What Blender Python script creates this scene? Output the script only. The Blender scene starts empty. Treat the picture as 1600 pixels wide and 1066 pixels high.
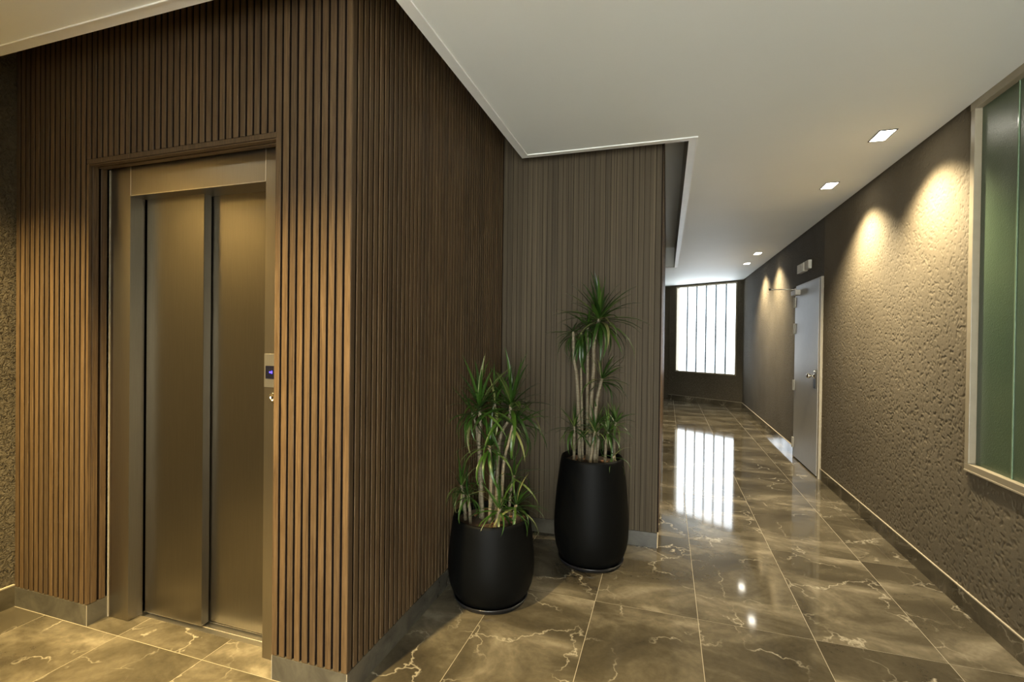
import bpy, bmesh, math, random
from mathutils import Vector, Matrix, Euler
random.seed(7)
scene = bpy.context.scene
col = scene.collection

# ------------------------------------------------------------------ camera
CAM_H = 1.40
cam_d = bpy.data.cameras.new('camera'); cam = bpy.data.objects.new('camera', cam_d); col.objects.link(cam)
cam_d.sensor_fit = 'HORIZONTAL'; cam_d.sensor_width = 36.0; cam_d.lens = 36.0 * 753.0 / 1600.0
cam_d.clip_start = 0.02
def cam_axes():
    f = 753.0
    Y = Vector((241, -3, f)).normalized()
    X = -Vector((-2354, -35, f)).normalized(); X = (X - Y * X.dot(Y)).normalized()
    Z = X.cross(Y)
    return X, Y, Z
AX, AY, AZ = cam_axes()
M4 = Matrix(((AX[0], -AX[1], -AX[2], 0), (AY[0], -AY[1], -AY[2], 0), (AZ[0], -AZ[1], -AZ[2], CAM_H), (0, 0, 0, 1)))
cam.matrix_world = M4
scene.camera = cam

# ------------------------------------------------------------------ world, exposure
world = bpy.data.worlds.new('world'); scene.world = world; world.use_nodes = True
bg = world.node_tree.nodes['Background']; bg.inputs[0].default_value = (0.75, 0.88, 1.0, 1); bg.inputs[1].default_value = 1.0
vs = scene.view_settings
vs.view_transform = 'Standard'; vs.look = 'None'; vs.gamma = 1.0; vs.use_curve_mapping = False
vs.exposure = 0.88

WARM = (1.0, 0.76, 0.36)
WHITE = (1.0, 0.85, 0.58)
P_CORR = 185.0      # corridor downlights
P_LIFT = 470.0      # downlights before the lift
P_FILL = 20.0     # unseen downlights added for ambient light in the lobby
DAY = 3.3           # daylight on the frosted panes of the end window
FILL_GLOW = 14.5         # glow of the fill panes added behind the viewer
CONE = math.radians(118)

# ------------------------------------------------------------------ materials
MATS = {}
def new_mat(name):
    m = bpy.data.materials.new(name); m.use_nodes = True
    nt = m.node_tree; b = nt.nodes['Principled BSDF']
    MATS[name] = m
    return m, nt, b
def N(nt, t, **kw):
    n = nt.nodes.new(t)
    for k, v in kw.items():
        setattr(n, k, v)
    return n
def ramp(nt, stops):
    r = nt.nodes.new('ShaderNodeValToRGB'); e = r.color_ramp.elements
    e[0].position, e[0].color = stops[0][0], (*stops[0][1], 1)
    e[1].position, e[1].color = stops[-1][0], (*stops[-1][1], 1)
    for p, c in stops[1:-1]:
        x = e.new(p); x.color = (*c, 1)
    return r
def coords(nt, scale, rand=0.0, kind='Object'):
    tc = N(nt, 'ShaderNodeTexCoord'); mp = N(nt, 'ShaderNodeMapping')
    mp.inputs['Scale'].default_value = scale
    src = tc.outputs[kind]
    if rand:
        oi = N(nt, 'ShaderNodeObjectInfo'); mul = N(nt, 'ShaderNodeMath', operation='MULTIPLY'); mul.inputs[1].default_value = rand
        nt.links.new(oi.outputs['Random'], mul.inputs[0])
        add = N(nt, 'ShaderNodeVectorMath', operation='ADD')
        nt.links.new(src, add.inputs[0]); nt.links.new(mul.outputs[0], add.inputs[1]); src = add.outputs[0]
    nt.links.new(src, mp.inputs['Vector'])
    return mp.outputs['Vector']
def noise(nt, vec, scale, detail=4, rough=0.55, dist=0.0):
    n = N(nt, 'ShaderNodeTexNoise'); n.inputs['Scale'].default_value = scale; n.inputs['Detail'].default_value = detail
    n.inputs['Roughness'].default_value = rough; n.inputs['Distortion'].default_value = dist
    nt.links.new(vec, n.inputs['Vector']); return n
def bump(nt, b, h, strength, dist):
    bp = N(nt, 'ShaderNodeBump'); bp.inputs['Strength'].default_value = strength; bp.inputs['Distance'].default_value = dist
    nt.links.new(h, bp.inputs['Height']); nt.links.new(bp.outputs['Normal'], b.inputs['Normal']); return bp
def plain(name, c, rough=0.5, metal=0.0, spec=0.5, em=None, ems=0.0, var=0.06):
    m, nt, b = new_mat(name)
    v = coords(nt, (1, 1, 1), 3.0); n = noise(nt, v, 14, 3)
    r = ramp(nt, [(0.3, tuple(x * (1 - var) for x in c)), (0.7, tuple(min(1, x * (1 + var)) for x in c))])
    nt.links.new(n.outputs['Fac'], r.inputs['Fac']); nt.links.new(r.outputs['Color'], b.inputs['Base Color'])
    b.inputs['Roughness'].default_value = rough; b.inputs['Metallic'].default_value = metal
    b.inputs['Specular IOR Level'].default_value = spec
    if em:
        b.inputs['Emission Color'].default_value = (*em, 1); b.inputs['Emission Strength'].default_value = ems
    return m

def mix_mul(nt, c1, c2, fac=1.0):
    mx = N(nt, 'ShaderNodeMixRGB', blend_type='MULTIPLY'); mx.inputs[0].default_value = fac
    nt.links.new(c1, mx.inputs[1]); nt.links.new(c2, mx.inputs[2]); return mx.outputs[0]

def make_wood(name, c_dark, c_mid, c_light, rough=0.45):
    m, nt, b = new_mat(name)
    v = coords(nt, (60, 60, 1.6), 37.0)
    n1 = noise(nt, v, 2.2, 5, 0.65, 0.6)
    r1 = ramp(nt, [(0.28, c_dark), (0.5, c_mid), (0.74, c_light)])
    nt.links.new(n1.outputs['Fac'], r1.inputs['Fac'])
    v2 = coords(nt, (180, 180, 5), 11.0)
    n2 = noise(nt, v2, 3.0, 3, 0.6)
    r2 = ramp(nt, [(0.36, (0.62, 0.58, 0.55)), (0.55, (1, 1, 1))])
    nt.links.new(n2.outputs['Fac'], r2.inputs['Fac'])
    oi = N(nt, 'ShaderNodeObjectInfo')
    r3 = ramp(nt, [(0.0, (0.80, 0.80, 0.82)), (1.0, (1.12, 1.08, 1.02))])
    nt.links.new(oi.outputs['Random'], r3.inputs['Fac'])
    c = mix_mul(nt, r1.outputs['Color'], r2.outputs['Color'], 0.7)
    c = mix_mul(nt, c, r3.outputs['Color'], 1.0)
    nt.links.new(c, b.inputs['Base Color'])
    b.inputs['Roughness'].default_value = rough; b.inputs['Specular IOR Level'].default_value = 0.25
    bump(nt, b, n2.outputs['Fac'], 0.25, 0.002)
    return m
make_wood('walnut_veneer', (0.048, 0.030, 0.015), (0.090, 0.058, 0.029), (0.135, 0.091, 0.049))
def make_ribbed():
    m, nt, b = new_mat('ribbed_veneer')
    v = coords(nt, (230, 230, 0.5), 37.0); n1 = noise(nt, v, 1.0, 3, 0.7)
    r1 = ramp(nt, [(0.30, (0.033, 0.0245, 0.0145)), (0.44, (0.066, 0.051, 0.0320)), (0.56, (0.081, 0.063, 0.0395)), (0.70, (0.140, 0.111, 0.0710))])
    nt.links.new(n1.outputs['Fac'], r1.inputs['Fac'])
    oi = N(nt, 'ShaderNodeObjectInfo'); r3 = ramp(nt, [(0.0, (0.86, 0.86, 0.86)), (1.0, (1.1, 1.09, 1.07))])
    nt.links.new(oi.outputs['Random'], r3.inputs['Fac'])
    nt.links.new(mix_mul(nt, r1.outputs['Color'], r3.outputs['Color']), b.inputs['Base Color'])
    b.inputs['Roughness'].default_value = 0.6; b.inputs['Specular IOR Level'].default_value = 0.12
    bump(nt, b, n1.outputs['Fac'], 0.4, 0.002)
make_ribbed()
plain('dark_backing', (0.014, 0.009, 0.006), 0.9, spec=0.1)

def make_marble(name, polish=0.065):
    m, nt, b = new_mat(name)
    tc = N(nt, 'ShaderNodeTexCoord'); oi = N(nt, 'ShaderNodeObjectInfo')
    mul = N(nt, 'ShaderNodeVectorMath', operation='SCALE'); mul.inputs['Scale'].default_value = 40.0
    nt.links.new(oi.outputs['Color'], mul.inputs[0])
    add = N(nt, 'ShaderNodeVectorMath', operation='ADD')
    nt.links.new(tc.outputs['Object'], add.inputs[0]); nt.links.new(mul.outputs[0], add.inputs[1])
    mp = N(nt, 'ShaderNodeMapping'); mp.inputs['Rotation'].default_value = (0, 0, math.radians(38)); mp.inputs['Scale'].default_value = (1.0, 1.5, 1)
    nt.links.new(add.outputs[0], mp.inputs['Vector'])
    big = noise(nt, mp.outputs['Vector'], 1.9, 5, 0.58, 0.7)
    r = ramp(nt, [(0.30, (0.038, 0.031, 0.021)), (0.46, (0.066, 0.055, 0.036)), (0.58, (0.112, 0.094, 0.064)), (0.72, (0.225, 0.192, 0.138))])
    nt.links.new(big.outputs['Fac'], r.inputs['Fac'])
    fine = noise(nt, add.outputs[0], 26, 6, 0.7, 0.4)
    rf = ramp(nt, [(0.3, (0.82, 0.82, 0.80)), (0.7, (1.15, 1.15, 1.13))])
    nt.links.new(fine.outputs['Fac'], rf.inputs['Fac'])
    c = mix_mul(nt, r.outputs['Color'], rf.outputs['Color'], 0.9)
    # thin pale veins: ridge of a warped noise
    wn = noise(nt, add.outputs[0], 5.0, 4, 0.6); ws = N(nt, 'ShaderNodeVectorMath', operation='SCALE'); ws.inputs['Scale'].default_value = 0.34
    nt.links.new(wn.outputs['Color'], ws.inputs[0]); wa = N(nt, 'ShaderNodeVectorMath', operation='ADD')
    nt.links.new(add.outputs[0], wa.inputs[0]); nt.links.new(ws.outputs[0], wa.inputs[1])
    vo = N(nt, 'ShaderNodeTexVoronoi', feature='DISTANCE_TO_EDGE'); vo.inputs['Scale'].default_value = 2.6
    nt.links.new(wa.outputs[0], vo.inputs['Vector'])
    rv = ramp(nt, [(0.0, (0.95, 0.95, 0.95)), (0.006, (0.45, 0.45, 0.45)), (0.022, (0, 0, 0))])
    nt.links.new(vo.outputs['Distance'], rv.inputs['Fac'])
    gate = noise(nt, add.outputs[0], 3.2, 2); rg = ramp(nt, [(0.43, (0, 0, 0)), (0.60, (0.9, 0.9, 0.9))])
    nt.links.new(gate.outputs['Fac'], rg.inputs['Fac'])
    vf = mix_mul(nt, rv.outputs['Color'], rg.outputs['Color'], 1.0)
    mx = N(nt, 'ShaderNodeMixRGB'); nt.links.new(vf, mx.inputs[0]); nt.links.new(c, mx.inputs[1]); mx.inputs[2].default_value = (0.36, 0.32, 0.24, 1)
    nt.links.new(mx.outputs[0], b.inputs['Base Color'])
    b.inputs['Roughness'].default_value = polish; b.inputs['IOR'].default_value = 1.46
    return m
make_marble('polished_marble')
def make_skirting():
    m, nt, b = new_mat('skirting_marble')
    v = coords(nt, (1, 1, 1), 6.0); n = noise(nt, v, 9, 6, 0.65, 0.6)
    rr = ramp(nt, [(0.3, (0.050, 0.045, 0.034)), (0.7, (0.098, 0.088, 0.066))])
    nt.links.new(n.outputs['Fac'], rr.inputs['Fac']); nt.links.new(rr.outputs['Color'], b.inputs['Base Color'])
    b.inputs['Roughness'].default_value = 0.25
make_skirting()
plain('grout', (0.30, 0.26, 0.185), 0.8)
plain('tile_edge', (0.34, 0.29, 0.20), 0.6)

def make_stucco():
    m, nt, b = new_mat('dark_stucco')
    v = coords(nt, (1, 1, 1))
    warp = noise(nt, v, 22, 2, 0.5)
    vm = N(nt, 'ShaderNodeVectorMath', operation='SCALE'); vm.inputs['Scale'].default_value = 0.05
    nt.links.new(warp.outputs['Color'], vm.inputs[0])
    ad = N(nt, 'ShaderNodeVectorMath', operation='ADD'); nt.links.new(v, ad.inputs[0]); nt.links.new(vm.outputs[0], ad.inputs[1])
    n1 = noise(nt, ad.outputs[0], 48, 3, 0.6, 0.8)
    r = ramp(nt, [(0.40, (0, 0, 0)), (0.56, (1, 1, 1))])
    nt.links.new(n1.outputs['Fac'], r.inputs['Fac'])
    n2 = noise(nt, v, 300, 2, 0.6)
    mxh = N(nt, 'ShaderNodeMixRGB'); mxh.inputs[0].default_value = 0.22
    nt.links.new(r.outputs['Color'], mxh.inputs[1]); nt.links.new(n2.outputs['Fac'], mxh.inputs[2])
    bump(nt, b, mxh.outputs[0], 1.0, 0.020)
    n3 = noise(nt, v, 1.7, 3)
    rc = ramp(nt, [(0.3, (0.115, 0.094, 0.061)), (0.7, (0.145, 0.119, 0.078))])
    nt.links.new(n3.outputs['Fac'], rc.inputs['Fac']); nt.links.new(rc.outputs['Color'], b.inputs['Base Color'])
    b.inputs['Roughness'].default_value = 0.85; b.inputs['Specular IOR Level'].default_value = 0.25
make_stucco()
def make_relief_paint():
    m, nt, b = new_mat('stucco_relief_paint')
    v = coords(nt, (1, 1, 1)); n3 = noise(nt, v, 1.7, 3)
    rc = ramp(nt, [(0.3, (0.125, 0.102, 0.066)), (0.7, (0.155, 0.127, 0.083))])
    nt.links.new(n3.outputs['Fac'], rc.inputs['Fac']); nt.links.new(rc.outputs['Color'], b.inputs['Base Color'])
    b.inputs['Roughness'].default_value = 0.85; b.inputs['Specular IOR Level'].default_value = 0.25
    n2 = noise(nt, v, 260, 2, 0.6); bump(nt, b, n2.outputs['Fac'], 0.35, 0.003)
make_relief_paint()

def make_ceiling():
    m, nt, b = new_mat('ceiling_paint')
    v = coords(nt, (1, 1, 1)); n = noise(nt, v, 1.2, 3)
    r = ramp(nt, [(0.3, (0.79, 0.80, 0.75)), (0.7, (0.82, 0.83, 0.78))])
    nt.links.new(n.outputs['Fac'], r.inputs['Fac']); nt.links.new(r.outputs['Color'], b.inputs['Base Color'])
    b.inputs['Roughness'].default_value = 0.6
    n2 = noise(nt, v, 240, 2); bump(nt, b, n2.outputs['Fac'], 0.06, 0.002)
make_ceiling()
plain('trim_paint', (0.84, 0.835, 0.79), 0.4, var=0.02)

def make_steel(name, c, rough):
    m, nt, b = new_mat(name)
    v = coords(nt, (260, 260, 2.2), 5.0); n = noise(nt, v, 3, 3)
    r = ramp(nt, [(0.3, tuple(x * 0.92 for x in c)), (0.7, tuple(x * 1.06 for x in c))])
    nt.links.new(n.outputs['Fac'], r.inputs['Fac']); nt.links.new(r.outputs['Color'], b.inputs['Base Color'])
    b.inputs['Metallic'].default_value = 1.0; b.inputs['Roughness'].default_value = rough
    bump(nt, b, n.outputs['Fac'], 0.08, 0.001)
make_steel('brushed_steel', (0.235, 0.214, 0.175), 0.30)
make_steel('jamb_steel', (0.37, 0.335, 0.27), 0.34)
make_steel('panel_steel', (0.50, 0.48, 0.42), 0.42)
make_steel('steel_edge', (0.80, 0.76, 0.68), 0.30)
plain('chrome', (0.75, 0.70, 0.60), 0.15, 1.0)
plain('dark_metal', (0.05, 0.045, 0.04), 0.4, 0.6)
plain('black_plastic', (0.006, 0.006, 0.012), 0.2)
plain('blue_display', (0.02, 0.02, 0.6), 0.4, em=(0.08, 0.05, 1.0), ems=2.5)
plain('frame_paint', (0.30, 0.255, 0.175), 0.35)
plain('door_paint', (0.34, 0.325, 0.29), 0.40, var=0.03)
plain('door_casing', (0.32, 0.28, 0.20), 0.4)
plain('ivory_plastic', (0.55, 0.51, 0.42), 0.5)
plain('hinge_metal', (0.42, 0.38, 0.30), 0.4, 0.3)
plain('silicone', (0.32, 0.42, 0.48), 0.5)
plain('sealant_white', (0.36, 0.32, 0.24), 0.6)
plain('lamp_lens', (0.9, 0.9, 0.85), 0.3, em=(1.0, 0.94, 0.80), ems=14.0, var=0.0)
plain('lamp_baffle', (0.035, 0.03, 0.025), 0.4)
plain('lamp_trim', (0.62, 0.58, 0.48), 0.4)

def make_day_pane(name, strength, ca, cb):
    m, nt, b = new_mat(name)
    b.inputs['Base Color'].default_value = (0.7, 0.78, 0.8, 1); b.inputs['Roughness'].default_value = 0.25
    v = coords(nt, (9, 9, 0.6), 9.0); n = noise(nt, v, 2, 2)
    r = ramp(nt, [(0.3, ca), (0.7, cb)])
    nt.links.new(n.outputs['Fac'], r.inputs['Fac']); nt.links.new(r.outputs['Color'], b.inputs['Emission Color'])
    b.inputs['Emission Strength'].default_value = strength
make_day_pane('daylit_frosted_glass', DAY, (0.80, 0.90, 1.0), (0.88, 0.95, 1.0))
make_day_pane('fill_glass', FILL_GLOW, (0.94, 0.99, 0.96), (0.98, 1.0, 0.97))
def make_green_glass():
    m, nt, b = new_mat('green_cast_glass')
    v = coords(nt, (1, 16, 1.2), 9.0); n = noise(nt, v, 1.4, 3)
    r = ramp(nt, [(0.3, (0.058, 0.092, 0.052)), (0.7, (0.090, 0.126, 0.072))])
    nt.links.new(n.outputs['Fac'], r.inputs['Fac']); nt.links.new(r.outputs['Color'], b.inputs['Base Color'])
    b.inputs['Roughness'].default_value = 0.3; b.inputs['Transmission Weight'].default_value = 0.12
    v2 = coords(nt, (1, 1, 1)); n2 = noise(nt, v2, 130, 2, 0.5, 1.0); bump(nt, b, n2.outputs['Fac'], 0.35, 0.003)
make_green_glass()
plain('green_glass_edge', (0.17, 0.24, 0.15), 0.15)

def make_pot():
    m, nt, b = new_mat('black_resin')
    v = coords(nt, (1, 1, 1)); n = noise(nt, v, 320, 3, 0.6)
    r = ramp(nt, [(0.35, (0.0012, 0.0013, 0.0012)), (0.7, (0.0042, 0.0043, 0.0040))])
    nt.links.new(n.outputs['Fac'], r.inputs['Fac']); nt.links.new(r.outputs['Color'], b.inputs['Base Color'])
    b.inputs['Roughness'].default_value = 0.5; b.inputs['Specular IOR Level'].default_value = 0.08
    bump(nt, b, n.outputs['Fac'], 0.35, 0.002)
make_pot()
plain('saucer_plastic', (0.012, 0.012, 0.013), 0.28)
plain('soil', (0.05, 0.030, 0.018), 0.95, var=0.5)
plain('bark', (0.22, 0.10, 0.04), 0.8, var=0.3)
def make_leaf():
    m, nt, b = new_mat('dracaena_leaf')
    oi = N(nt, 'ShaderNodeObjectInfo')
    r = ramp(nt, [(0.0, (0.010, 0.032, 0.003)), (0.55, (0.024, 0.066, 0.006)), (0.85, (0.052, 0.100, 0.014)), (1.0, (0.17, 0.17, 0.06))])
    nt.links.new(oi.outputs['Random'], r.inputs['Fac'])
    v = coords(nt, (2, 60, 1)); n = noise(nt, v, 2, 2)
    r2 = ramp(nt, [(0.3, (0.7, 0.7, 0.7)), (0.7, (1.1, 1.1, 1.1))]); nt.links.new(n.outputs['Fac'], r2.inputs['Fac'])
    nt.links.new(mix_mul(nt, r.outputs['Color'], r2.outputs['Color']), b.inputs['Base Color'])
    b.inputs['Roughness'].default_value = 0.38
make_leaf()
def make_cane():
    m, nt, b = new_mat('cane_bark')
    v = coords(nt, (6, 6, 60), 5.0); n = noise(nt, v, 2, 3)
    r = ramp(nt, [(0.3, (0.10, 0.078, 0.045)), (0.7, (0.21, 0.175, 0.11))])
    nt.links.new(n.outputs['Fac'], r.inputs['Fac']); nt.links.new(r.outputs['Color'], b.inputs['Base Color'])
    b.inputs['Roughness'].default_value = 0.7; bump(nt, b, n.outputs['Fac'], 0.4, 0.003)
make_cane()

# ------------------------------------------------------------------ helpers
def link_obj(name, me, mat=None, parent=None, loc=(0, 0, 0), rot=None):
    o = bpy.data.objects.new(name, me); col.objects.link(o)
    if mat and me and not me.materials:
        me.materials.append(MATS[mat])
    o.location = loc
    if rot: o.rotation_euler = rot
    if parent: o.parent = parent
    return o
def bm_box(bm, lo, hi, bevel=0.0):
    vs_ = [bm.verts.new((x, y, z)) for x in (lo[0], hi[0]) for y in (lo[1], hi[1]) for z in (lo[2], hi[2])]
    fs = [(0, 1, 3, 2), (4, 6, 7, 5), (0, 4, 5, 1), (2, 3, 7, 6), (0, 2, 6, 4), (1, 5, 7, 3)]
    faces = [bm.faces.new([vs_[i] for i in f]) for f in fs]
    if bevel:
        edges = list({e for f in faces for e in f.edges})
        bmesh.ops.bevel(bm, geom=edges, offset=bevel, segments=2, affect='EDGES', profile=0.6)
def finish(bm, name, smooth=False):
    bmesh.ops.recalc_face_normals(bm, faces=bm.faces)
    me = bpy.data.meshes.new(name); bm.to_mesh(me); bm.free()
    if smooth:
        for p in me.polygons: p.use_smooth = True
    return me
def box(name, lo, hi, mat, parent=None, bevel=0.0, centre=True):
    """box given in the parent's space"""
    c = [(a + b) / 2 for a, b in zip(lo, hi)] if centre else (0, 0, 0)
    bm = bmesh.new()
    bm_box(bm, [a - q for a, q in zip(lo, c)], [b - q for b, q in zip(hi, c)], bevel)
    return link_obj(name, finish(bm, name), mat, parent, c)
def boxes(name, lst, mat, parent=None, bevel=0.0):
    bm = bmesh.new()
    for lo, hi in lst: bm_box(bm, lo, hi, bevel)
    return link_obj(name, finish(bm, name), mat, parent)
def prism(name, pts, z0, z1, mat, parent=None):
    bm = bmesh.new()
    a = [bm.verts.new((x, y, z0)) for x, y in pts]; b = [bm.verts.new((x, y, z1)) for x, y in pts]
    n = len(pts)
    bm.faces.new(a[::-1]); bm.faces.new(b)
    for i in range(n): bm.faces.new((a[i], a[(i + 1) % n], b[(i + 1) % n], b[i]))
    return link_obj(name, finish(bm, name), mat, parent)
def empty(name, loc=(0, 0, 0), rz=0.0, parent=None):
    o = bpy.data.objects.new(name, None); col.objects.link(o); o.location = loc; o.rotation_euler = (0, 0, rz)
    o.empty_display_size = 0.1
    if parent: o.parent = parent
    return o
def tag(o, label, cat, group=None, kind=None):
    o['label'] = label; o['category'] = cat
    if group: o['group'] = group
    if kind: o['kind'] = kind
    return o
def struct(o, label, cat): return tag(o, label, cat, kind='structure')
def cyl(name, p0, p1, r, mat, parent=None, seg=16, r1=None):
    p0, p1 = Vector(p0), Vector(p1); d = p1 - p0; bm = bmesh.new()
    bmesh.ops.create_cone(bm, cap_ends=True, segments=seg, radius1=r, radius2=r if r1 is None else r1, depth=d.length)
    bmesh.ops.rotate(bm, verts=bm.verts, matrix=d.to_track_quat('Z', 'Y').to_matrix())
    return link_obj(name, finish(bm, name), mat, parent, (p0 + p1) / 2)
def lathe(name, prof, mat, parent=None, seg=64, loc=(0, 0, 0)):
    bm = bmesh.new(); rings = []
    for r, z in prof:
        if r < 1e-5: rings.append([bm.verts.new((0, 0, z))])
        else: rings.append([bm.verts.new((r * math.cos(t * 2 * math.pi / seg), r * math.sin(t * 2 * math.pi / seg), z)) for t in range(seg)])
    for a, b in zip(rings, rings[1:]):
        for i in range(seg):
            j = (i + 1) % seg
            if len(a) == 1: bm.faces.new((a[0], b[j], b[i]))
            elif len(b) == 1: bm.faces.new((a[i], a[j], b[0]))
            else: bm.faces.new((a[i], a[j], b[j], b[i]))
    return link_obj(name, finish(bm, name, True), mat, parent, loc)

# ------------------------------------------------------------------ room measures
XL, XR = -3.15, 1.508           # left and right stucco walls
YF = 1.56                       # face of the slatted lift wall
XS = -1.147                     # face of the slatted side wall
YB = 3.36                       # face of the slatted back wall
XB = -0.035                     # its right-hand end
YE = 8.60                       # far end of the timber block
ZC = 2.645                      # ceiling
REC = 0.34                      # depth of the ceiling recess round the timber block
YBACK = -3.0
SK = 0.105                      # skirting height
TOP = ZC + REC
XR0, XR1 = -2.605, -1.503       # lift recess
YFR, YDR = 1.65, 1.722          # lift frame face, front door leaf face

# ------------------------------------------------------------------ floor with tiles
floor = boxes('floor', [((XL - 0.2, YBACK - 0.2, -0.12), (XR + 0.2, 12.7, -0.0007))], 'grout')
struct(floor, 'polished taupe marble tile floor of the lobby and corridor', 'floor')
regions = [(XL, XR, YBACK, 1.5575), (XS, XR, 1.5575, YB), (XB, XR, YB, YE), (-2.0, XR, YE, 12.6), (XR0, XR1, 1.5575, 1.705)]
TX, TY, GX, GY, G = 0.512, 1.018, 0.171, 1.5575, 0.0014
for i in range(-8, 4):
    for j in range(-5, 12):
        cx0, cx1, cy0, cy1 = GX + i * TX + G, GX + (i + 1) * TX - G, GY + j * TY + G, GY + (j + 1) * TY - G
        rects = []
        for (a, b, c, d) in regions:
            x0, x1, y0, y1 = max(a, cx0), min(b, cx1), max(c, cy0), min(d, cy1)
            if x1 - x0 > 0.01 and y1 - y0 > 0.01: rects.append((x0, x1, y0, y1))
        if not rects: continue
        ox, oy = (cx0 + cx1) / 2, (cy0 + cy1) / 2
        bm = bmesh.new()
        for (x0, x1, y0, y1) in rects:
            bm_box(bm, (x0 - ox, y0 - oy, -0.0006), (x1 - ox, y1 - oy, 0.0))
        t = link_obj('floor_tile', finish(bm, 'floor_tile'), 'polished_marble', floor, (ox, oy, 0))
        k = (i * 7 + j * 3 + (i * j) % 2) % 5 if j >= 0 else (i + j) % 5
        t.color = (0.13 + 0.17 * k, 0.71 - 0.13 * k, 0.0, 1)

# ------------------------------------------------------------------ ceiling with recess round the timber block
EX0, EY0, EY1, EX1, EY2 = -0.97, 1.375, 3.213, 0.117, 8.79
XCR = XR - 0.012                # shadow gap along the right wall
ceil = prism('ceiling', [(XL - 0.1, YBACK - 0.1), (XCR, YBACK - 0.1), (XCR, 12.6), (-2.2, 12.6), (-2.2, EY2), (EX1, EY2), (EX1, EY1), (EX0, EY1), (EX0, EY0), (XL - 0.1, EY0)], ZC, TOP + 0.02, 'ceiling_paint')
struct(ceil, 'pale painted suspended ceiling with stepped edge', 'ceiling')
uc = boxes('ceiling', [((XL - 0.3, YBACK - 0.3, TOP), (XR + 0.3, 12.8, TOP + 0.1))], 'ceiling_paint')
struct(uc, 'upper ceiling seen inside the recess above the timber walls', 'ceiling')
def trim_path():
    w = 0.052
    out = [(XL, EY0), (EX0, EY0), (EX0, EY1), (EX1, EY1), (EX1, EY2), (-1.9, EY2)]
    inn = [(XL, EY0 - w), (EX0 + w, EY0 - w), (EX0 + w, EY1 - w), (EX1 + w, EY1 - w), (EX1 + w, EY2 + w), (-1.9, EY2 + w)]
    rid = [(a[0] + (b[0] - a[0]) * 0.86, a[1] + (b[1] - a[1]) * 0.86) for a, b in zip(out, inn)]
    bm = bmesh.new(); prof = []
    for a, r, b in zip(out, rid, inn):
        prof.append([bm.verts.new((a[0], a[1], ZC + 0.01)), bm.verts.new((a[0], a[1], ZC - 0.003)), bm.verts.new((r[0], r[1], ZC - 0.003)),
                     bm.verts.new((r[0], r[1], ZC - 0.0065)), bm.verts.new((b[0], b[1], ZC - 0.0065)), bm.verts.new((b[0], b[1], ZC + 0.01))])
    for p, q in zip(prof, prof[1:]):
        for k in range(6): bm.faces.new((p[k], q[k], q[(k + 1) % 6], p[(k + 1) % 6]))
    bm.faces.new(prof[0]); bm.faces.new(prof[-1][::-1])
    return finish(bm, 'trim')
struct(link_obj('trim_1', trim_path(), 'trim_paint'), 'narrow raised border along the stepped ceiling edge', 'trim')

# ------------------------------------------------------------------ stucco walls
W1Y0, W1Y1, W1Z0, W1Z1 = 1.02, 3.122, 0.738, 2.66      # green window opening
DY0, DY1, DZ = 5.615, 6.66, 2.055                        # corridor door opening
wr = boxes('wall_right', [((XR, YBACK - 0.2, -0.05), (XR + 0.2, W1Y0, TOP)), ((XR, W1Y0, -0.05), (XR + 0.2, W1Y1, W1Z0)), ((XR, W1Y0, W1Z1), (XR + 0.2, W1Y1, TOP)),
                          ((XR, W1Y1, -0.05), (XR + 0.2, DY0, TOP)), ((XR, DY0, DZ), (XR + 0.2, DY1, TOP)), ((XR, DY1, -0.05), (XR + 0.2, 11.2, TOP))], 'dark_stucco')
struct(wr, 'long dark taupe stucco wall with door and green glass window', 'wall')
def stucco_relief():
    from mathutils import noise as mn
    st = 0.0046; y0, y1, z0, z1 = 2.50, DY0 - 0.030, 0.09, ZC + 0.05
    ny, nz = int((y1 - y0) / st) + 1, int((z1 - z0) / st) + 1
    verts = []; faces = []; idx = {}
    for i in range(ny):
        y = y0 + (y1 - y0) * i / (ny - 1)
        for j in range(nz):
            z = z0 + (z1 - z0) * j / (nz - 1)
            if y < W1Y1 + 0.004 and z > W1Z0 - 0.003: continue
            wy, wz = mn.noise((y * 24, z * 24, 3.1)) * 0.014, mn.noise((y * 24, z * 24, 9.7)) * 0.014
            h = mn.noise(((y + wy) * 88, (z + wz) * 80, 0.5)) + 0.55 * mn.noise((y * 46, z * 42, 5.5))
            h = min(1.0, max(0.0, (h + 0.55) / 0.42)); h = h * h * (3 - 2 * h)
            idx[(i, j)] = len(verts); verts.append((XR - 0.0006 - 0.0023 * h, y, z))
    for (i, j), a in idx.items():
        b = idx.get((i + 1, j)); c = idx.get((i + 1, j + 1)); d = idx.get((i, j + 1))
        if b is not None and c is not None and d is not None: faces.append((a, d, c, b))
    me = bpy.data.meshes.new('stucco_relief'); me.from_pydata(verts, [], faces); me.update()
    me.polygons.foreach_set('use_smooth', [True] * len(me.polygons))
    return me
sr = link_obj('stucco_relief', stucco_relief(), 'stucco_relief_paint', wr); sr['kind'] = 'stuff'
wl = boxes('wall_left', [((XL - 0.2, YBACK - 0.2, -0.05), (XL, 9.0, TOP))], 'dark_stucco')
struct(wl, 'dark stucco wall left of the timber lift surround', 'wall')
W3X0, W3X1, W3Z0, W3Z1 = -0.55, 1.40, 0.05, 2.45            # opening for the added fill glazing behind the viewer
wb = boxes('wall_back', [((XL - 0.2, YBACK - 0.2, -0.05), (W3X0, YBACK, TOP)), ((W3X1, YBACK - 0.2, -0.05), (XR + 0.2, YBACK, TOP)),
                         ((W3X0, YBACK - 0.2, -0.05), (W3X1, YBACK, W3Z0)), ((W3X0, YBACK - 0.2, W3Z1), (W3X1, YBACK, TOP))], 'dark_stucco')
struct(wb, 'stucco wall behind the viewer around the added fill glazing', 'wall')
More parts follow.
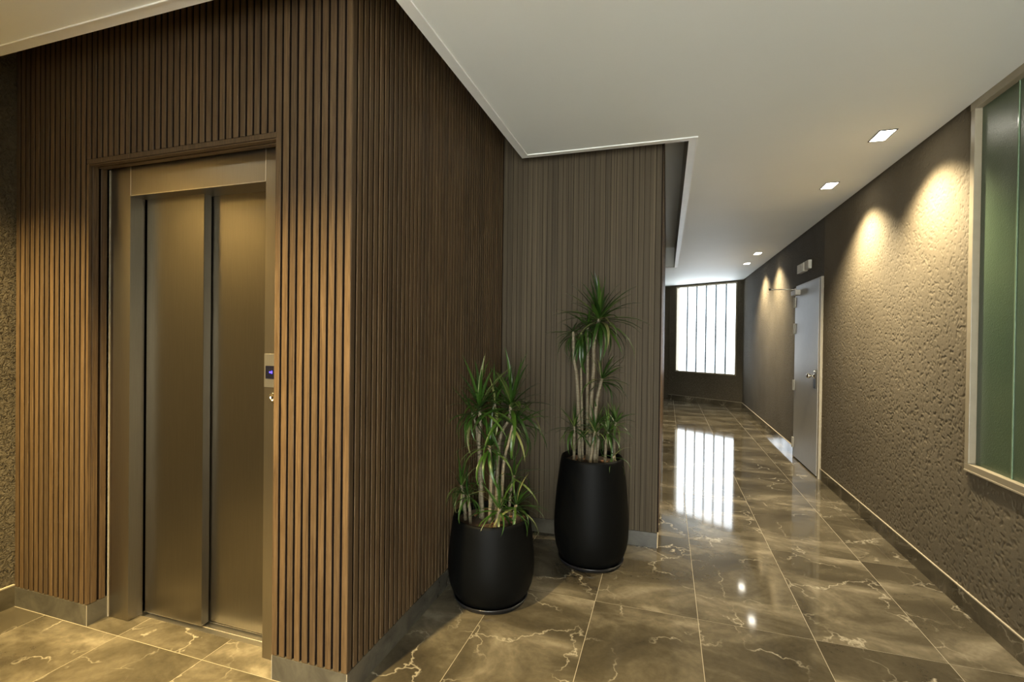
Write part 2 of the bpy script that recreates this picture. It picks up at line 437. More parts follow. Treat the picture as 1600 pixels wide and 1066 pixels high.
wv = boxes('wall_light_screen', [((W3X0 - 0.25, YBACK, -0.05), (W3X0 - 0.10, -1.1, ZC))], 'dark_stucco')  # unseen wing added to shade the lift wall from the fill panes
struct(wv, 'added unseen wing wall keeping fill light off the lift wall', 'wall')
# oblique end wall with the bright window
P0 = Vector((1.520, 10.90, 0)); P1 = Vector((0.068, 11.881, 0))
OD = (P1 - P0).normalized(); OANG = math.atan2(OD.y, OD.x)      # local +x runs along the wall away from the right wall, local -y points outdoors
OL = (P1 - P0).length
S0, S1, WZ0, WZ1 = 0.150, 1.585, 0.650, 2.612
we = boxes('wall_end', [((-0.3, -0.2, -0.05), (S0, 0, TOP)), ((S1, -0.2, -0.05), (OL, 0, TOP)), ((S0, -0.2, -0.05), (S1, 0, WZ0)), ((S0, -0.2, WZ1), (S1, 0, TOP))], 'dark_stucco')
we.location = P0; we.rotation_euler = (0, 0, OANG)
struct(we, 'dark stucco end wall set at an angle around bright window', 'wall')
wf = boxes('wall_far', [((-2.2, 11.95, -0.05), (0.10, 12.15, TOP)), ((-2.2, YE - 0.1, -0.05), (-2.0, 12.0, TOP))], 'dark_stucco')
struct(wf, 'dark stucco wall beyond the timber block at corridor end', 'wall')

# skirtings
def skirting(name, lo, hi, label, cap=None, rot=None):
    o = boxes(name, [(lo, hi)], 'polished_marble')
    o.color = (random.random(), random.random(), 0, 1)
    struct(o, label, 'skirting')
    boxes('top_edge', [((lo[0], lo[1], hi[2]), (hi[0], hi[1], hi[2] + 0.006))], 'tile_edge', o)
    g = 0.006
    return o
skirting('baseboard_right', (XR - 0.012, YBACK, 0), (XR, DY0 - 0.03, SK), 'marble skirting along right stucco wall before the grey door')
skirting('baseboard_right', (XR - 0.012, DY1 + 0.02, 0), (XR, 10.91, SK), 'marble skirting along right stucco wall beyond the grey door')
skirting('baseboard_left', (XL, YBACK, 0), (XL + 0.012, YF, SK), 'marble skirting along the left stucco wall')
bo = skirting('baseboard_end', (0.012, 0.0, 0), (OL, 0.012, SK), 'marble skirting under the bright end window')
bo.location = P0; bo.rotation_euler = (0, 0, OANG)

# ------------------------------------------------------------------ timber block: backing, slats, skirting
PITCH, SW, SD = 0.0371, 0.0262, 0.011
ZS = SK - 0.004
def slat_mesh(length, w=SW, d=SD, c=0.0016, lip=0.0038):
    """upright slat; local x across, local -y is the face, z from 0 up; veneer wraps a short way round, the inner flanks take the dark backing material"""
    bm = bmesh.new()
    pts = [(-w / 2, d), (-w / 2, lip), (-w / 2, c), (-w / 2 + c, 0), (w / 2 - c, 0), (w / 2, c), (w / 2, lip), (w / 2, d)]
    n = len(pts)
    a = [bm.verts.new((x, y, 0)) for x, y in pts]; b = [bm.verts.new((x, y, length)) for x, y in pts]
    bm.faces.new(a[::-1]); bm.faces.new(b)
    for i in range(n):
        f = bm.faces.new((a[i], a[(i + 1) % n], b[(i + 1) % n], b[i]))
        if i in (0, 6, 7): f.material_index = 1
    return finish(bm, 'slat')
def place_slat(me, parent, loc, rot=(0, 0, 0), mat='walnut_veneer'):
    if not me.materials:
        me.materials.append(MATS[mat]); me.materials.append(MATS['dark_backing'])
    return link_obj('slat', me, None, parent, loc, rot)
HEADZ = 2.192
full = slat_mesh(TOP - ZS); short = slat_mesh(TOP - HEADZ - 0.024)
# lift wall
lift_wall = boxes('wall_lift', [((XL, YF + SD, 0), (XR0 - SD, YF + 0.085, TOP)), ((XR1 + SD, YF + SD, 0), (XS - SD, YF + 0.085, TOP)), ((XR0 - SD, YF + SD, HEADZ + SD), (XR1 + SD, YF + 0.085, TOP))], 'dark_backing')
struct(lift_wall, 'walnut slatted wall around the steel lift door', 'wall')
x = XS - SW / 2 - 0.001
while x > XL + 0.01:
    over = XR0 - 0.012 < x < XR1 + 0.004
    place_slat(short if over else full, lift_wall, (x, YF, HEADZ + 0.024 if over else ZS))
    x -= PITCH
# reveals of the recess: two slats each side, horizontal strips over the lift
for yy in (YF + 0.030, YF + 0.067):
    place_slat(full, lift_wall, (XR0, yy, ZS), (0, 0, math.radians(90)))
    place_slat(full, lift_wall, (XR1, yy, ZS), (0, 0, math.radians(-90)))
hb = slat_mesh(XR1 - XR0)
for yy in (YF + 0.0155, YF + 0.0525):
    o = place_slat(hb, lift_wall, (XR0, yy, HEADZ - 0.006)); o.name = 'header_strip'
    o.rotation_euler = Matrix(((0, 0, 1), (1, 0, 0), (0, 1, 0))).to_euler()      # length along x, face down
box('corner_post', (XR0 - 0.016, YF, ZS), (XR0, YF + 0.014, HEADZ), 'walnut_veneer', lift_wall, 0.0015)
box('header_bead', (XR0 - 0.012, YF - 0.002, HEADZ), (XR1, YF + SD, HEADZ + 0.022), 'walnut_veneer', lift_wall, 0.003)
# side wall (faces the corridor)
side_wall = boxes('wall_side', [((XS - 0.3, YF + 0.5, 0), (XS - SD, YB + 0.3, TOP)), ((XS - SD - 0.03, YF + SD + 0.001, 0), (XS - SD, YF + 0.5, TOP))], 'dark_backing')
struct(side_wall, 'shaded walnut slatted wall running back from the lift corner', 'wall')
y = YF + SW / 2 + 0.003
while y < YB - 0.008:
    place_slat(full, side_wall, (XS, y, ZS), (0, 0, math.radians(90)))
    y += PITCH
# back wall behind the plants
back_wall = boxes('wall_plants', [((XS - 0.02, YB + 0.005, 0), (XB - 0.012, YB + 0.25, TOP))], 'dark_backing')
struct(back_wall, 'grey brown slatted wall behind the two potted plants', 'wall')
x = XS + 0.012; k = 0
flat = [slat_mesh(TOP - ZS, 0.0358, 0.005, 0.0008, 0.003), slat_mesh(TOP - ZS, 0.0340, 0.005, 0.0008, 0.003)]     # flat ribs with hairline joints, every third joint wider
while x < XB - 0.012:
    place_slat(flat[k % 3 == 2], back_wall, (x, YB, ZS), mat='ribbed_veneer')
    x += PITCH; k += 1
corr_wall = boxes('wall_corridor', [((XB - 0.3, YB + 0.25, 0), (XB - 0.012, YE, TOP)), ((XL, YE - 0.2, 0), (XB - 0.012, YE, TOP))], 'dark_backing')
struct(corr_wall, 'timber wall of the corridor seen edge-on beside plants', 'wall')
y = YB + 0.03
while y < YE - 0.02:
    place_slat(full, corr_wall, (XB + 0.004, y, ZS), (0, 0, math.radians(90))); y += PITCH
# skirtings of the block
def skirt_block(name, rects, label):
    o = boxes(name, [((a, c, 0), (b, d, SK - 0.006)) for a, b, c, d in rects], 'skirting_marble'); o.color = (0.3, 0.6, 0, 1)
    struct(o, label, 'skirting'); return o
bl = skirt_block('baseboard_lift', [(XL, XR0 + 0.001, YF - 0.001, YF + 0.012), (XR0 - 0.011, XR0 + 0.001, YF + 0.012, YFR), (XR1 - 0.001, XS, YF - 0.001, YF + 0.012), (XR1 - 0.001, XR1 + 0.011, YF + 0.012, YFR)], 'stone skirting below the slats either side of lift')
boxes('corner_joint', [((XR0 + 0.0005, YF - 0.0020, 0), (XR0 + 0.0025, YF + 0.0005, SK - 0.006)), ((XR1 - 0.0025, YF - 0.0020, 0), (XR1 - 0.0005, YF + 0.0005, SK - 0.006)), ((XS - 0.0005, YF - 0.0020, 0), (XS + 0.0022, YF + 0.0005, SK - 0.006))], 'sealant_white', bl)
skirt_block('baseboard_side', [(XS - 0.012, XS + 0.001, YF + 0.0125, YB - 0.001)], 'stone skirting below the shaded side slats')
skirt_block('baseboard_plants', [(XS, XB - 0.006, YB - 0.001, YB + 0.012), (XB - 0.018, XB - 0.006, YB, YE)], 'stone skirting behind the black planters')

# ------------------------------------------------------------------ lift
lift = empty('elevator', ((XR0 + XR1) / 2, YFR, 0)); tag(lift, 'brushed steel lift with two sliding door leaves set in timber wall', 'elevator')
lx, ly = lift.location.x, lift.location.y
def L(lo, hi): return (lo[0] - lx, lo[1] - ly, lo[2]), (hi[0] - lx, hi[1] - ly, hi[2])
JL0, JL1, JR0, LINT = XR0 + 0.006, -2.462, -1.645, 2.057
jl = boxes('jamb', [L((JL0, YFR, 0.002), (JL1, YFR + 0.004, 2.215)), L((JL1 - 0.004, YFR + 0.004, 0.002), (JL1, YDR - 0.004, LINT)), L((JL0, YFR + 0.004, 0.002), (JL0 + 0.004, YDR, 2.2))], 'jamb_steel', lift)
box('sealant_line', *L((XR0 + 0.001, YFR - 0.003, 0.0), (XR0 + 0.008, YFR + 0.01, 2.19)), 'sealant_white', lift)
jr = boxes('jamb', [L((JR0, YFR, 0.002), (XR1 - 0.002, YFR + 0.004, 2.215)), L((JR0, YFR + 0.004, 0.002), (JR0 + 0.004, 1.80, LINT))], 'jamb_steel', lift)
boxes('lintel', [L((JL1 + 0.002, YFR, LINT), (JR0 - 0.002, YFR + 0.004, 2.215)), L((JL1 + 0.002, YFR + 0.004, LINT), (JR0 - 0.002, 1.80, LINT + 0.004))], 'jamb_steel', lift)
boxes('lintel_edge', [L((JL1 - 0.001, YFR - 0.0012, LINT), (JL1 + 0.002, YFR + 0.002, 2.2)), L((JR0 - 0.003, YFR - 0.0012, LINT), (JR0, YFR + 0.002, 2.2)), L((JL1, YFR - 0.0012, LINT - 0.0015), (JR0, YFR + 0.002, LINT + 0.0015))], 'steel_edge', lift)
LF = 0.020
d1 = box('door_leaf', *L((-2.452, YDR, 0.012), (-2.080, YDR + 0.038, 2.09)), 'brushed_steel', lift, 0.0015)
d2 = box('door_leaf', *L((-2.12, YDR + 0.045, 0.012), (-1.60, YDR + 0.075, 2.09)), 'brushed_steel', lift, 0.0015)
box('shaft_back', *L((-2.60, YDR + 0.085, 0.0), (-1.52, YDR + 0.10, 2.2)), 'dark_backing', lift)
sill = box('sill', *L((-2.56, 1.705, -0.02), (-1.52, YDR + 0.084, 0.001)), 'steel_edge', lift)
for yy in (YDR + 0.012, YDR + 0.052):
    box('sill_track', *L((-2.5, yy, 0.001), (-1.56, yy + 0.012, 0.003)), 'steel_edge', lift)
# call panel on the right jamb
panel = box('call_panel', *L((JR0 + 0.0015, YFR - 0.003, 1.172), (JR0 + 0.118, YFR, 1.316)), 'panel_steel', lift, 0.001); panel['label'] = 'steel lift call panel with small display'
pc = panel.location
def PL(lo, hi): return tuple(a - b for a, b in zip(L(lo, lo)[0], pc)), tuple(a - b for a, b in zip(L(hi, hi)[0], pc))
box('display', *PL((-1.634, YFR - 0.0055, 1.210), (-1.578, YFR - 0.0028, 1.265)), 'black_plastic', panel)
boxes('display_mark', [PL((-1.613, YFR - 0.0068, 1.2345), (-1.597, YFR - 0.0053, 1.2405)), PL((-1.602, YFR - 0.0068, 1.232), (-1.597, YFR - 0.0053, 1.243))], 'blue_display', panel)
bt = lathe('call_button', [(0.0, 0.0), (0.012, 0.0), (0.0135, 0.003), (0.018, 0.004), (0.020, 0.002), (0.020, -0.003)], 'chrome', lift, 24)
bt.location = (-1.594 - lx, YFR - 0.004 - ly, 1.130); bt.rotation_euler = (math.radians(90), 0, 0); bt['label'] = 'round chrome call button'

# ------------------------------------------------------------------ windows
w1 = empty('window_1', (XR, W1Y1, W1Z0)); struct(w1, 'green cast glass channel window on the right wall', 'window')
def W(lo, hi): return (lo[0] - XR, lo[1] - W1Y1, lo[2] - W1Z0), (hi[0] - XR, hi[1] - W1Y1, hi[2] - W1Z0)
FW = 0.036
box('frame_jamb', *W((XR - 0.014, W1Y1 - FW, W1Z0 + FW), (XR + 0.10, W1Y1, ZC - FW - 0.004)), 'frame_paint', w1, 0.002)
box('frame_jamb', *W((XR - 0.014, W1Y0, W1Z0 + FW), (XR + 0.10, W1Y0 + FW, ZC - FW - 0.004)), 'frame_paint', w1, 0.002)
box('frame_head', *W((XR - 0.016, W1Y0, ZC - FW - 0.006), (XR + 0.10, W1Y1, ZC - 0.001)), 'frame_paint', w1, 0.002)
fs = box('frame_sill', *W((XR - 0.014, W1Y0, W1Z0), (XR + 0.10, W1Y1, W1Z0 + FW)), 'frame_paint', w1, 0.002)
boxes('sill_bead', [W((XR - 0.0165, W1Y0, W1Z0 - 0.004), (XR - 0.004, W1Y1, W1Z0 + 0.004))], 'tile_edge', w1)
def u_pane(name, width, h, mat, parent, loc, rz, flange=0.04, t=0.007):
    """U channel glass; local x across the width, face at y=0, flanges run to +y, z up"""
    bm = bmesh.new()
    bm_box(bm, (0, 0, 0), (width, t, h))
    bm_box(bm, (0, t, 0), (t, flange, h)); bm_box(bm, (width - t, t, 0), (width, flange, h))
    return link_obj(name, finish(bm, name), mat, parent, loc, (0, 0, rz))
PW = 0.268
gy = W1Y1 - FW - 0.004; gz0, gz1 = W1Z0 + FW - 0.005, ZC - FW
k = 0
while gy - PW > W1Y0:
    u_pane('glass_pane', PW, gz1 - gz0, 'green_cast_glass', w1, (0.016, gy - W1Y1, gz0 - W1Z0), math.radians(-90), 0.05)
    boxes('joint', [W((XR + 0.012, gy - PW - 0.0075, gz0), (XR + 0.022, gy - PW - 0.0005, gz1))], 'green_glass_edge', w1)
    gy -= PW + 0.008; k += 1
# outdoors behind the green panes lies a shaded light well
lw = boxes('wall_lightwell', [((XR + 0.9, -0.5, -0.2), (XR + 1.0, 4.5, 3.4)), ((XR + 0.2, -0.5, -0.3), (XR + 1.0, 4.5, -0.2))], 'dark_stucco')
struct(lw, 'shaded wall of the light well behind green glass', 'wall')

w2 = empty('window_2', P0 + OD * S0 + Vector((0, 0, WZ0)), OANG); struct(w2, 'bright frosted glass channel window at the corridor end', 'window')
WL, WH = S1 - S0, WZ1 - WZ0
F2 = 0.030
box('frame_jamb', (0, -0.10, F2), (F2, 0.010, WH - F2), 'frame_paint', w2, 0.002)
box('frame_jamb', (WL - F2, -0.10, F2), (WL, 0.010, WH - F2), 'frame_paint', w2, 0.002)
box('frame_head', (0, -0.10, WH - F2), (WL, 0.010, WH), 'frame_paint', w2, 0.002)
box('frame_sill', (0, -0.10, 0), (WL, 0.010, F2), 'frame_paint', w2, 0.002)
np_ = 6; pw = (WL - 2 * F2 - 0.012) / np_
for k in range(np_):
    u_pane('glass_pane', pw - 0.039, WH - 2 * F2 + 0.01, 'daylit_frosted_glass', w2, (F2 + 0.006 + (k + 1) * pw - 0.0195, -0.05, F2 - 0.005), math.radians(180), 0.04)
    if k: box('joint', (F2 + 0.006 + k * pw - 0.019, -0.062, F2), (F2 + 0.006 + k * pw + 0.019, -0.046, WH - F2), 'silicone', w2)

# unseen glowing panes added to brighten the ceiling, shaped as frosted channel glass
w3 = empty('fill_window', (W3X0, YBACK, W3Z0)); struct(w3, 'added unseen glazing that fills the room with light from behind', 'window')
WL, WH = W3X1 - W3X0, W3Z1 - W3Z0
box('frame_jamb', (0, -0.10, 0), (0.05, 0.01, WH), 'frame_paint', w3, 0.002); box('frame_jamb', (WL - 0.05, -0.10, 0), (WL, 0.01, WH), 'frame_paint', w3, 0.002)
box('frame_head', (0.05, -0.10, WH - 0.05), (WL - 0.05, 0.01, WH), 'frame_paint', w3, 0.002); box('frame_sill', (0.05, -0.10, 0), (WL - 0.05, 0.01, 0.05), 'frame_paint', w3, 0.002)
np_ = 8; pw = (WL - 0.1) / np_
for k in range(np_):
    u_pane('glass_pane', pw - 0.02, WH - 0.09, 'fill_glass', w3, (0.05 + (k + 1) * pw - 0.01, -0.05, 0.045), math.radians(180), 0.04)
    if k: box('joint', (0.05 + k * pw - 0.0095, -0.062, 0.05), (0.05 + k * pw + 0.0095, -0.046, WH - 0.05), 'silicone', w3)

# ------------------------------------------------------------------ corridor door
door = empty('door_1', (XR, (DY0 + DY1) / 2, 0)); struct(door, 'plain grey flush door with closer in the stucco wall', 'door')
dy = door.location.y
def D(lo, hi): return (lo[0] - XR, lo[1] - dy, lo[2]), (hi[0] - XR, hi[1] - dy, hi[2])
DF = XR - 0.030
leaf = box('leaf', *D((DF, DY0 + 0.022, 0.016), (DF + 0.044, DY1 - 0.075, DZ - 0.022)), 'door_paint', door, 0.0015)
boxes('casing', [D((DF + 0.004, DY0 - 0.026, 0.0), (XR + 0.1, DY0 + 0.018, DZ)), D((DF + 0.008, DY0 + 0.018, DZ - 0.020), (XR + 0.1, DY1 - 0.07, DZ)), D((XR + 0.004, DY1 - 0.071, 0.0), (XR + 0.1, DY1, DZ))], 'door_casing', door)
box('door_recess', *D((XR + 0.10, DY0, 0.0), (XR + 0.12, DY1, DZ)), 'dark_backing', door)
HY = DY1 - 0.075
for hz in (1.86, 1.545, 0.865, 0.175):
    h = box('hinge', *D((DF - 0.010, HY - 0.030, hz - 0.06), (DF + 0.004, HY + 0.034, hz + 0.06)), 'hinge_metal', door, 0.002)
    cyl('hinge_pin', (-0.008, 0.002, -0.062), (-0.008, 0.002, 0.062), 0.006, 'hinge_metal', h, 10)
# closer
cl = box('closer_body', *D((DF - 0.055, HY - 0.245, 1.935), (DF - 0.001, HY - 0.02, 1.992)), 'ivory_plastic', door, 0.006); cl['label'] = 'beige door closer'
cyl('closer_arm', (DF - 0.300 - XR, HY - 0.11 - dy, 2.012), (DF - 0.030 - XR, HY - 0.13 - dy, 2.005), 0.007, 'hinge_metal', door, 10)
cyl('closer_spindle', (DF - 0.030 - XR, HY - 0.13 - dy, 1.99), (DF - 0.030 - XR, HY - 0.13 - dy, 2.016), 0.012, 'hinge_metal', door, 12)
cyl('arm_pivot', (DF - 0.300 - XR, HY - 0.11 - dy, 2.000), (DF - 0.300 - XR, HY - 0.11 - dy, 2.024), 0.011, 'dark_metal', door, 12)
# handle set
HYY = DY0 + 0.115
pl = box('lock_plate', *D((DF - 0.006, HYY - 0.045, 0.905), (DF, HYY + 0.035, 1.10)), 'dark_metal', door, 0.002)
kn = lathe('door_knob', [(0.0, 0.075), (0.018, 0.073), (0.026, 0.062), (0.027, 0.052), (0.020, 0.042), (0.010, 0.036), (0.010, 0.008), (0.026, 0.006), (0.027, 0.0)], 'chrome', door, 24)
kn.location = (DF - 0.004 - XR, HYY - dy, 1.035); kn.rotation_euler = (0, math.radians(-90), 0); kn['label'] = 'round polished door knob'
cyl('lock_cylinder', (DF - 0.014 - XR, HYY - 0.005 - dy, 1.083), (DF - 0.004 - XR, HYY - 0.005 - dy, 1.083), 0.011, 'chrome', door, 14)

# emergency light above the door
el = empty('emergency_light', (XR, 6.25, 2.175)); tag(el, 'small beige emergency light box above the grey door', 'light fixture')
box('housing', (-0.045, -0.06, 0.012), (0.0, 0.215, 0.112), 'ivory_plastic', el, 0.004)
box('battery_case', (-0.035, -0.215, 0.022), (0.0, -0.055, 0.118), 'ivory_plastic', el, 0.004)
for k in range(6): box('louvre', (-0.049, -0.040 + k * 0.042, 0.022), (-0.0445, -0.026 + k * 0.042, 0.100), 'ivory_plastic', el)

# ------------------------------------------------------------------ downlights
def downlight(x, y, power, colour, label, group, cone=CONE):
    t = empty('downlight', (x, y, ZC)); tag(t, label, 'light fixture', group)
    hx, hy, e = 0.047, 0.088, 0.007
    fr = boxes('trim_frame', [((-hx, -hy, -0.004), (-hx + e, hy, 0.0)), ((hx - e, -hy, -0.004), (hx, hy, 0.0)), ((-hx + e, -hy, -0.004), (hx - e, -hy + e, 0.0)), ((-hx + e, hy - e, -0.004), (hx - e, hy, 0.0))], 'lamp_baffle', t)
    box('lens', (-hx + e, -hy + e, -0.0025), (hx - e, hy - e, 0.0), 'lamp_lens', t)
    ld = bpy.data.lights.new('downlight_beam', 'SPOT'); ld.energy = power; ld.color = colour; ld.spot_size = cone; ld.spot_blend = 0.9; ld.shadow_soft_size = 0.03
    lo = bpy.data.objects.new('downlight_beam', ld); col.objects.link(lo); lo.parent = t; lo.location = (0, 0, -0.035)
    return t
GRP = 'recessed downlights along the right wall'
downlight(1.225, 3.455, P_CORR, WHITE, 'recessed downlight nearest the green window', GRP)
downlight(1.226, 4.452, P_CORR, WHITE, 'second recessed downlight from the green window', GRP)
downlight(1.232, 7.656, P_CORR, WHITE, 'recessed downlight just beyond the grey door', GRP)
downlight(1.232, 8.639, P_CORR, WHITE, 'farthest recessed downlight, nearest the bright end window', GRP)
GR2 = 'recessed downlights over the lobby outside the picture'
downlight(-2.92, 0.60, P_LIFT, WARM, 'recessed downlight over the lobby left of the lift', GR2)
downlight(-1.42, 0.56, P_LIFT, WARM, 'recessed downlight over the lobby before the lift', GR2)
downlight(0.30, 0.20, P_FILL, WHITE, 'added unseen fill downlight over the middle of the lobby', GR2)  # this lamp and the next are added as ambient fill
downlight(-1.2, -1.5, P_FILL, WHITE, 'added unseen fill downlight over the rear of the lobby', GR2)

# ------------------------------------------------------------------ potted dracaenas
LEAF = []
def leaf_mesh(bend, width, twist):
    n = 8; bm = bmesh.new(); rows = []
    x = z = 0.0; a = 0.0
    for i in range(n + 1):
        t = i / n
        w = width * (0.55 + 1.6 * t) if t < 0.28 else width * (1.0 - ((t - 0.28) / 0.72) ** 1.7)
        w = max(w, 0.0006)
        yo = twist * t * t * 0.12
        ang = -bend * (t ** 1.5)
        nx, nz = -math.sin(ang), math.cos(ang)
        f = w * 0.35
        rows.append([bm.verts.new((x + nx * f, yo - w, z + nz * f)), bm.verts.new((x, yo, z)), bm.verts.new((x + nx * f, yo + w, z + nz * f))])
        x += math.cos(ang) / n; z += math.sin(ang) / n
    for p, q in zip(rows, rows[1:]):
        for k in (0, 1): bm.faces.new((p[k], q[k], q[k + 1], p[k + 1]))
    tip = [v.co.copy() for rw in rows[2:] for v in rw]; mid = None
    me = finish(bm, 'leaf', True); me.materials.append(MATS['dracaena_leaf'])
    return me, tip, mid
for b_ in (0.15, 0.5, 0.95, 1.5, 2.1, 2.8):
    for tw in (-1, 1):
        LEAF.append((b_, *leaf_mesh(b_, 0.036, tw)))
RIGHT = Vector((0.952, 0.305, 0)); FWD = Vector((-0.305, 0.952, 0))
def tube(name, pts, r0, r1, mat, parent, seg=8):
    bm = bmesh.new(); P = [Vector(p) for p in pts]; fine = []
    for i in range(len(P) - 1):
        p0, p1, p2, p3 = P[max(i - 1, 0)], P[i], P[i + 1], P[min(i + 2, len(P) - 1)]
        for s in range(4):
            t = s / 4
            fine.append(0.5 * ((2 * p1) + (p2 - p0) * t + (2 * p0 - 5 * p1 + 4 * p2 - p3) * t * t + (-p0 + 3 * p1 - 3 * p2 + p3) * t ** 3))
    fine.append(P[-1]); rings = []
    for i, p in enumerate(fine):
        r = (r0 + (r1 - r0) * i / (len(fine) - 1)) * (1.0 + 0.06 * math.sin(i * 2.3))
        rings.append([bm.verts.new(p + Vector((r * math.cos(k * 2 * math.pi / seg), r * math.sin(k * 2 * math.pi / seg), 0))) for k in range(seg)])
    for a, b in zip(rings, rings[1:]):
        for k in range(seg): bm.faces.new((a[k], a[(k + 1) % seg], b[(k + 1) % seg], b[k]))
    bm.faces.new(rings[0][::-1]); bm.faces.new(rings[-1])
    return link_obj(name, finish(bm, name, True), mat, parent)
def rosette(cane, base, top, n, length, e_hi, e_lo, droop, rng, bias=None):
    """leaves round the cane's tip: e_hi/e_lo are the elevation of the innermost and outermost leaves"""
    made = tries = 0
    while made < n and tries < n * 6:
        tries += 1
        q = made / max(1, n - 1)
        az = made * 2.39996 + rng.uniform(-0.3, 0.3)
        if bias is not None and rng.random() < 0.45: az = bias + rng.uniform(-0.7, 0.7)
        el = math.radians(e_hi + (e_lo - e_hi) * q + rng.uniform(-10, 10))
        bend = (0.15 + 1.5 * q) * droop * rng.uniform(0.6, 1.35)
        var = min(LEAF, key=lambda v: abs(v[0] - bend) + rng.uniform(0, 0.05))
        ln = length * rng.uniform(0.75, 1.12) * (0.9 + 0.1 * q)
        rot = Euler((rng.uniform(-0.25, 0.25), -el, az + 0.0), 'XYZ')
        start = Vector(top) + Vector((0, 0, -0.035 * q * (length / 0.25)))
        m = rot.to_matrix()
        pts = [base + start + m @ (p * ln) for p in var[2]]
        if min(p.x for p in pts) < XS + 0.012 or max(p.y for p in pts) > YB - 0.012:      # a leaf never grows into the walls
            if rng.random() < 0.5: made += 1
            continue
        o = link_obj('leaf', var[1], None, cane, start, rot); o.scale = (ln, ln, ln)
        made += 1
def potted(name, loc, label, prof, saucer_r, soil_r, soil_z, canes, seed):
    rng = random.Random(seed)
    t = empty(name, loc); tag(t, label, 'potted plant', 'potted dracaenas in black planters')
    base = Vector(loc)
    lathe('saucer', [(0, 0.0), (saucer_r - 0.012, 0.0), (saucer_r, 0.022), (saucer_r, 0.026), (saucer_r - 0.004, 0.026), (saucer_r - 0.016, 0.006), (0, 0.006)], 'saucer_plastic', t)
    lathe('pot', prof, 'black_resin', t, 72)
    # soil with a slightly uneven surface
    bm = bmesh.new(); bmesh.ops.create_circle(bm, cap_ends=True, segments=40, radius=soil_r)
    bmesh.ops.inset_region(bm, faces=bm.faces[:], thickness=soil_r * 0.3); bmesh.ops.inset_region(bm, faces=[f for f in bm.faces if len(f.verts) > 4], thickness=soil_r * 0.35)
    for v in bm.verts: v.co.z += rng.uniform(-0.004, 0.006)
    s = link_obj('soil', finish(bm, 'soil'), 'soil', t, (0, 0, soil_z))
    for k in range(14):
        a, r = rng.uniform(0, 6.28), soil_r * math.sqrt(rng.random()) * 0.88
        bm = bmesh.new(); sx, sy, sz = rng.uniform(0.008, 0.018), rng.uniform(0.005, 0.010), 0.004
        bm_box(bm, (-sx, -sy, -sz), (sx, sy, sz), 0.0015)
        link_obj('bark_chip', finish(bm, 'bark_chip'), 'bark', s, (r * math.cos(a), r * math.sin(a), 0.008), (rng.uniform(-0.4, 0.4), rng.uniform(-0.4, 0.4), a * 3))
    for pts, r0, r1, ros in canes:
        P = [RIGHT * a + FWD * d + Vector((0, 0, z)) for a, d, z in pts]
        c = tube('cane', P, r0, r1, 'cane_bark', t)
        if ros:
            n, ln, eh, elo, dr = ros[:5]
            rosette(c, base, P[-1], n, ln, eh, elo, dr, rng, ros[5] if len(ros) > 5 else None)
    return t
AZR, AZL, AZF = math.atan2(RIGHT.y, RIGHT.x), math.atan2(-RIGHT.y, -RIGHT.x), math.atan2(-FWD.y, -FWD.x)
# tall planter by the back wall
prof2 = [(0, 0.012), (0.170, 0.012), (0.188, 0.026), (0.207, 0.055), (0.222, 0.10), (0.231, 0.16), (0.233, 0.22), (0.231, 0.29), (0.226, 0.37), (0.217, 0.47), (0.206, 0.56), (0.194, 0.64), (0.190, 0.655), (0.184, 0.658), (0.177, 0.652), (0.176, 0.62), (0.178, 0.58), (0, 0.58)]
canes2 = [
    ([(-0.016, 0.0, 0.60), (-0.012, 0.0, 0.80), (-0.010, 0.0, 0.988), (0.003, 0.0, 1.198), (0.004, 0.0, 1.376), (0.036, 0.0, 1.537)], 0.012, 0.011, (60, 0.325, 88, -35, 1.0)),
    ([(-0.07, 0.03, 0.60), (-0.087, 0.03, 0.95), (-0.10, 0.03, 1.154), (-0.12, 0.03, 1.275), (-0.125, 0.03, 1.44)], 0.013, 0.010, (16, 0.20, 40, -60, 1.5, AZL)),
    ([(-0.02, 0.06, 0.60), (-0.026, 0.06, 1.05), (-0.026, 0.06, 1.275), (-0.028, 0.06, 1.485)], 0.010, 0.009, (22, 0.24, 60, -60, 1.4)),
    ([(-0.05, 0.05, 0.60), (-0.062, 0.06, 1.00), (-0.070, 0.05, 1.25), (-0.072, 0.03, 1.43)], 0.009, 0.007, (16, 0.28, 10, -75, 1.4)),
    ([(0.010, -0.05, 0.60), (0.012, -0.05, 0.947), (0.038, -0.05, 1.11), (0.045, -0.05, 1.15)], 0.013, 0.011, (28, 0.225, 85, -30, 1.25, AZR)),
    ([(-0.11, 0.02, 0.60), (-0.112, 0.01, 0.72), (-0.115, 0.0, 0.84)], 0.010, 0.009, (30, 0.20, 85, -35, 1.4)),
    ([(-0.03, -0.09, 0.60), (-0.012, -0.09, 0.74), (0.0, -0.09, 0.83)], 0.010, 0.008, (26, 0.19, 88, -20, 1.3)),
    ([(0.02, -0.03, 0.60), (0.035, -0.02, 0.76), (0.03, -0.02, 0.87)], 0.010, 0.009, (24, 0.18, 88, -20, 1.3)),
    ([(0.075, -0.04, 0.60), (0.08, -0.04, 0.74), (0.09, -0.05, 0.82)], 0.010, 0.008, (26, 0.19, 88, -40, 1.5)),
    ([(0.145, 0.0, 0.60), (0.14, 0.01, 0.75), (0.15, 0.01, 0.87)], 0.009, 0.008, (26, 0.18, 88, -30, 1.4)),
    ([(0.11, -0.09, 0.60), (0.115, -0.10, 0.68)], 0.008, 0.007, (10, 0.16, 60, -30, 1.8)),
]
potted('potted_dracaena', (-0.438, 3.060, 0), 'tall dracaena in the taller black planter by the back wall', prof2, 0.205, 0.178, 0.615, canes2, 21)
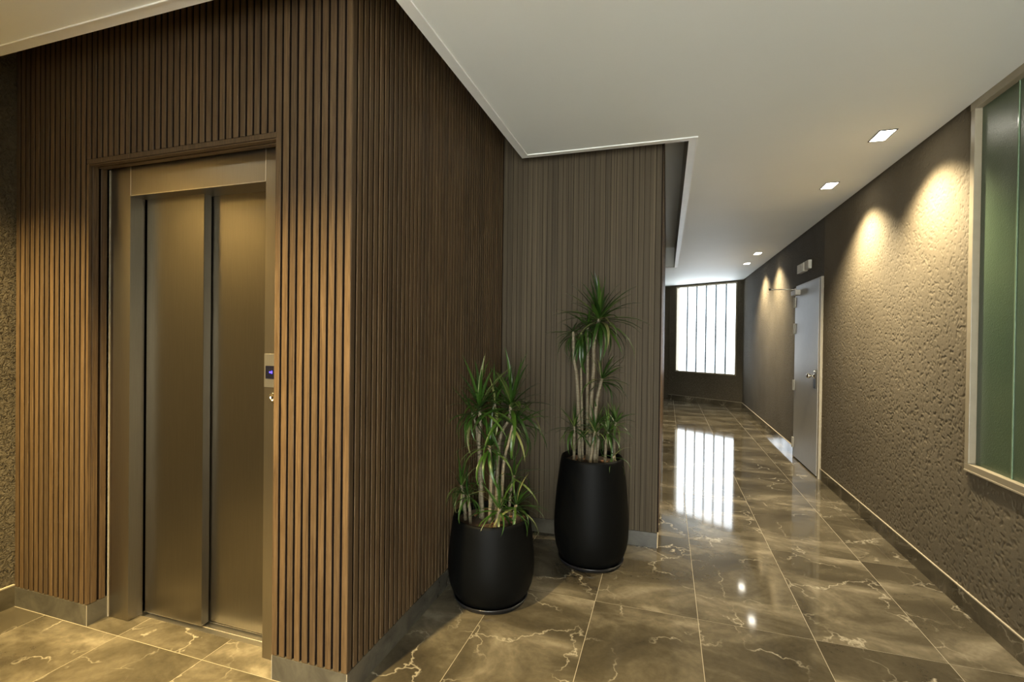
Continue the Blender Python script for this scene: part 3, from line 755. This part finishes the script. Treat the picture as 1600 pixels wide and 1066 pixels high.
# low planter by the side wall
prof1 = [(0, 0.012), (0.165, 0.012), (0.184, 0.024), (0.205, 0.052), (0.221, 0.09), (0.230, 0.14), (0.233, 0.19), (0.230, 0.25), (0.224, 0.31), (0.217, 0.37), (0.209, 0.43), (0.205, 0.444), (0.199, 0.447), (0.193, 0.441), (0.191, 0.41), (0.192, 0.37), (0, 0.37)]
canes1 = [
    ([(-0.05, 0.02, 0.38), (-0.066, 0.02, 0.70), (-0.076, 0.02, 0.834), (-0.068, 0.02, 0.92), (-0.076, 0.02, 1.025)], 0.012, 0.010, (40, 0.305, 88, -25, 1.05)),
    ([(-0.06, 0.03, 0.38), (-0.074, 0.03, 0.75), (-0.085, 0.03, 0.87), (-0.112, 0.03, 0.985)], 0.010, 0.009, (16, 0.22, 60, -40, 1.4, AZL)),
    ([(0.02, 0.05, 0.38), (0.035, 0.05, 0.82), (0.083, 0.04, 0.94), (0.097, 0.04, 1.036)], 0.011, 0.010, (40, 0.31, 88, -25, 1.05)),
    ([(0.0, 0.10, 0.38), (0.0, 0.10, 0.80), (0.004, 0.09, 0.94), (0.007, 0.08, 1.04)], 0.010, 0.009, (24, 0.25, 80, -35, 1.2)),
    ([(-0.01, -0.04, 0.38), (-0.006, -0.03, 0.65), (-0.017, -0.03, 0.82)], 0.011, 0.009, (34, 0.23, 85, -50, 1.35)),
    ([(0.05, 0.0, 0.38), (0.06, 0.0, 0.70), (0.09, 0.0, 0.84), (0.11, 0.0, 0.93)], 0.010, 0.008, (26, 0.22, 65, -60, 1.6, AZR)),
    ([(-0.14, 0.0, 0.38), (-0.150, 0.0, 0.50), (-0.165, -0.01, 0.60)], 0.010, 0.009, (32, 0.19, 85, -45, 1.4)),
    ([(-0.11, -0.05, 0.38), (-0.115, -0.05, 0.48), (-0.125, -0.06, 0.57)], 0.009, 0.008, (18, 0.17, 80, -40, 1.5)),
    ([(0.02, -0.11, 0.38), (0.032, -0.11, 0.46), (0.045, -0.115, 0.515)], 0.012, 0.010, (26, 0.20, 88, -40, 1.2)),
    ([(0.118, -0.06, 0.38), (0.120, -0.07, 0.46), (0.130, -0.075, 0.52)], 0.010, 0.009, (28, 0.19, 80, -40, 1.4, AZR)),
    ([(0.09, 0.05, 0.38), (0.10, 0.05, 0.55), (0.12, 0.05, 0.64)], 0.009, 0.008, (16, 0.19, 80, -30, 1.4)),
]
potted('potted_dracaena', (-0.886, 2.448, 0), 'bushy dracaena in the lower black planter beside the slatted wall', prof1, 0.200, 0.193, 0.405, canes1, 5)
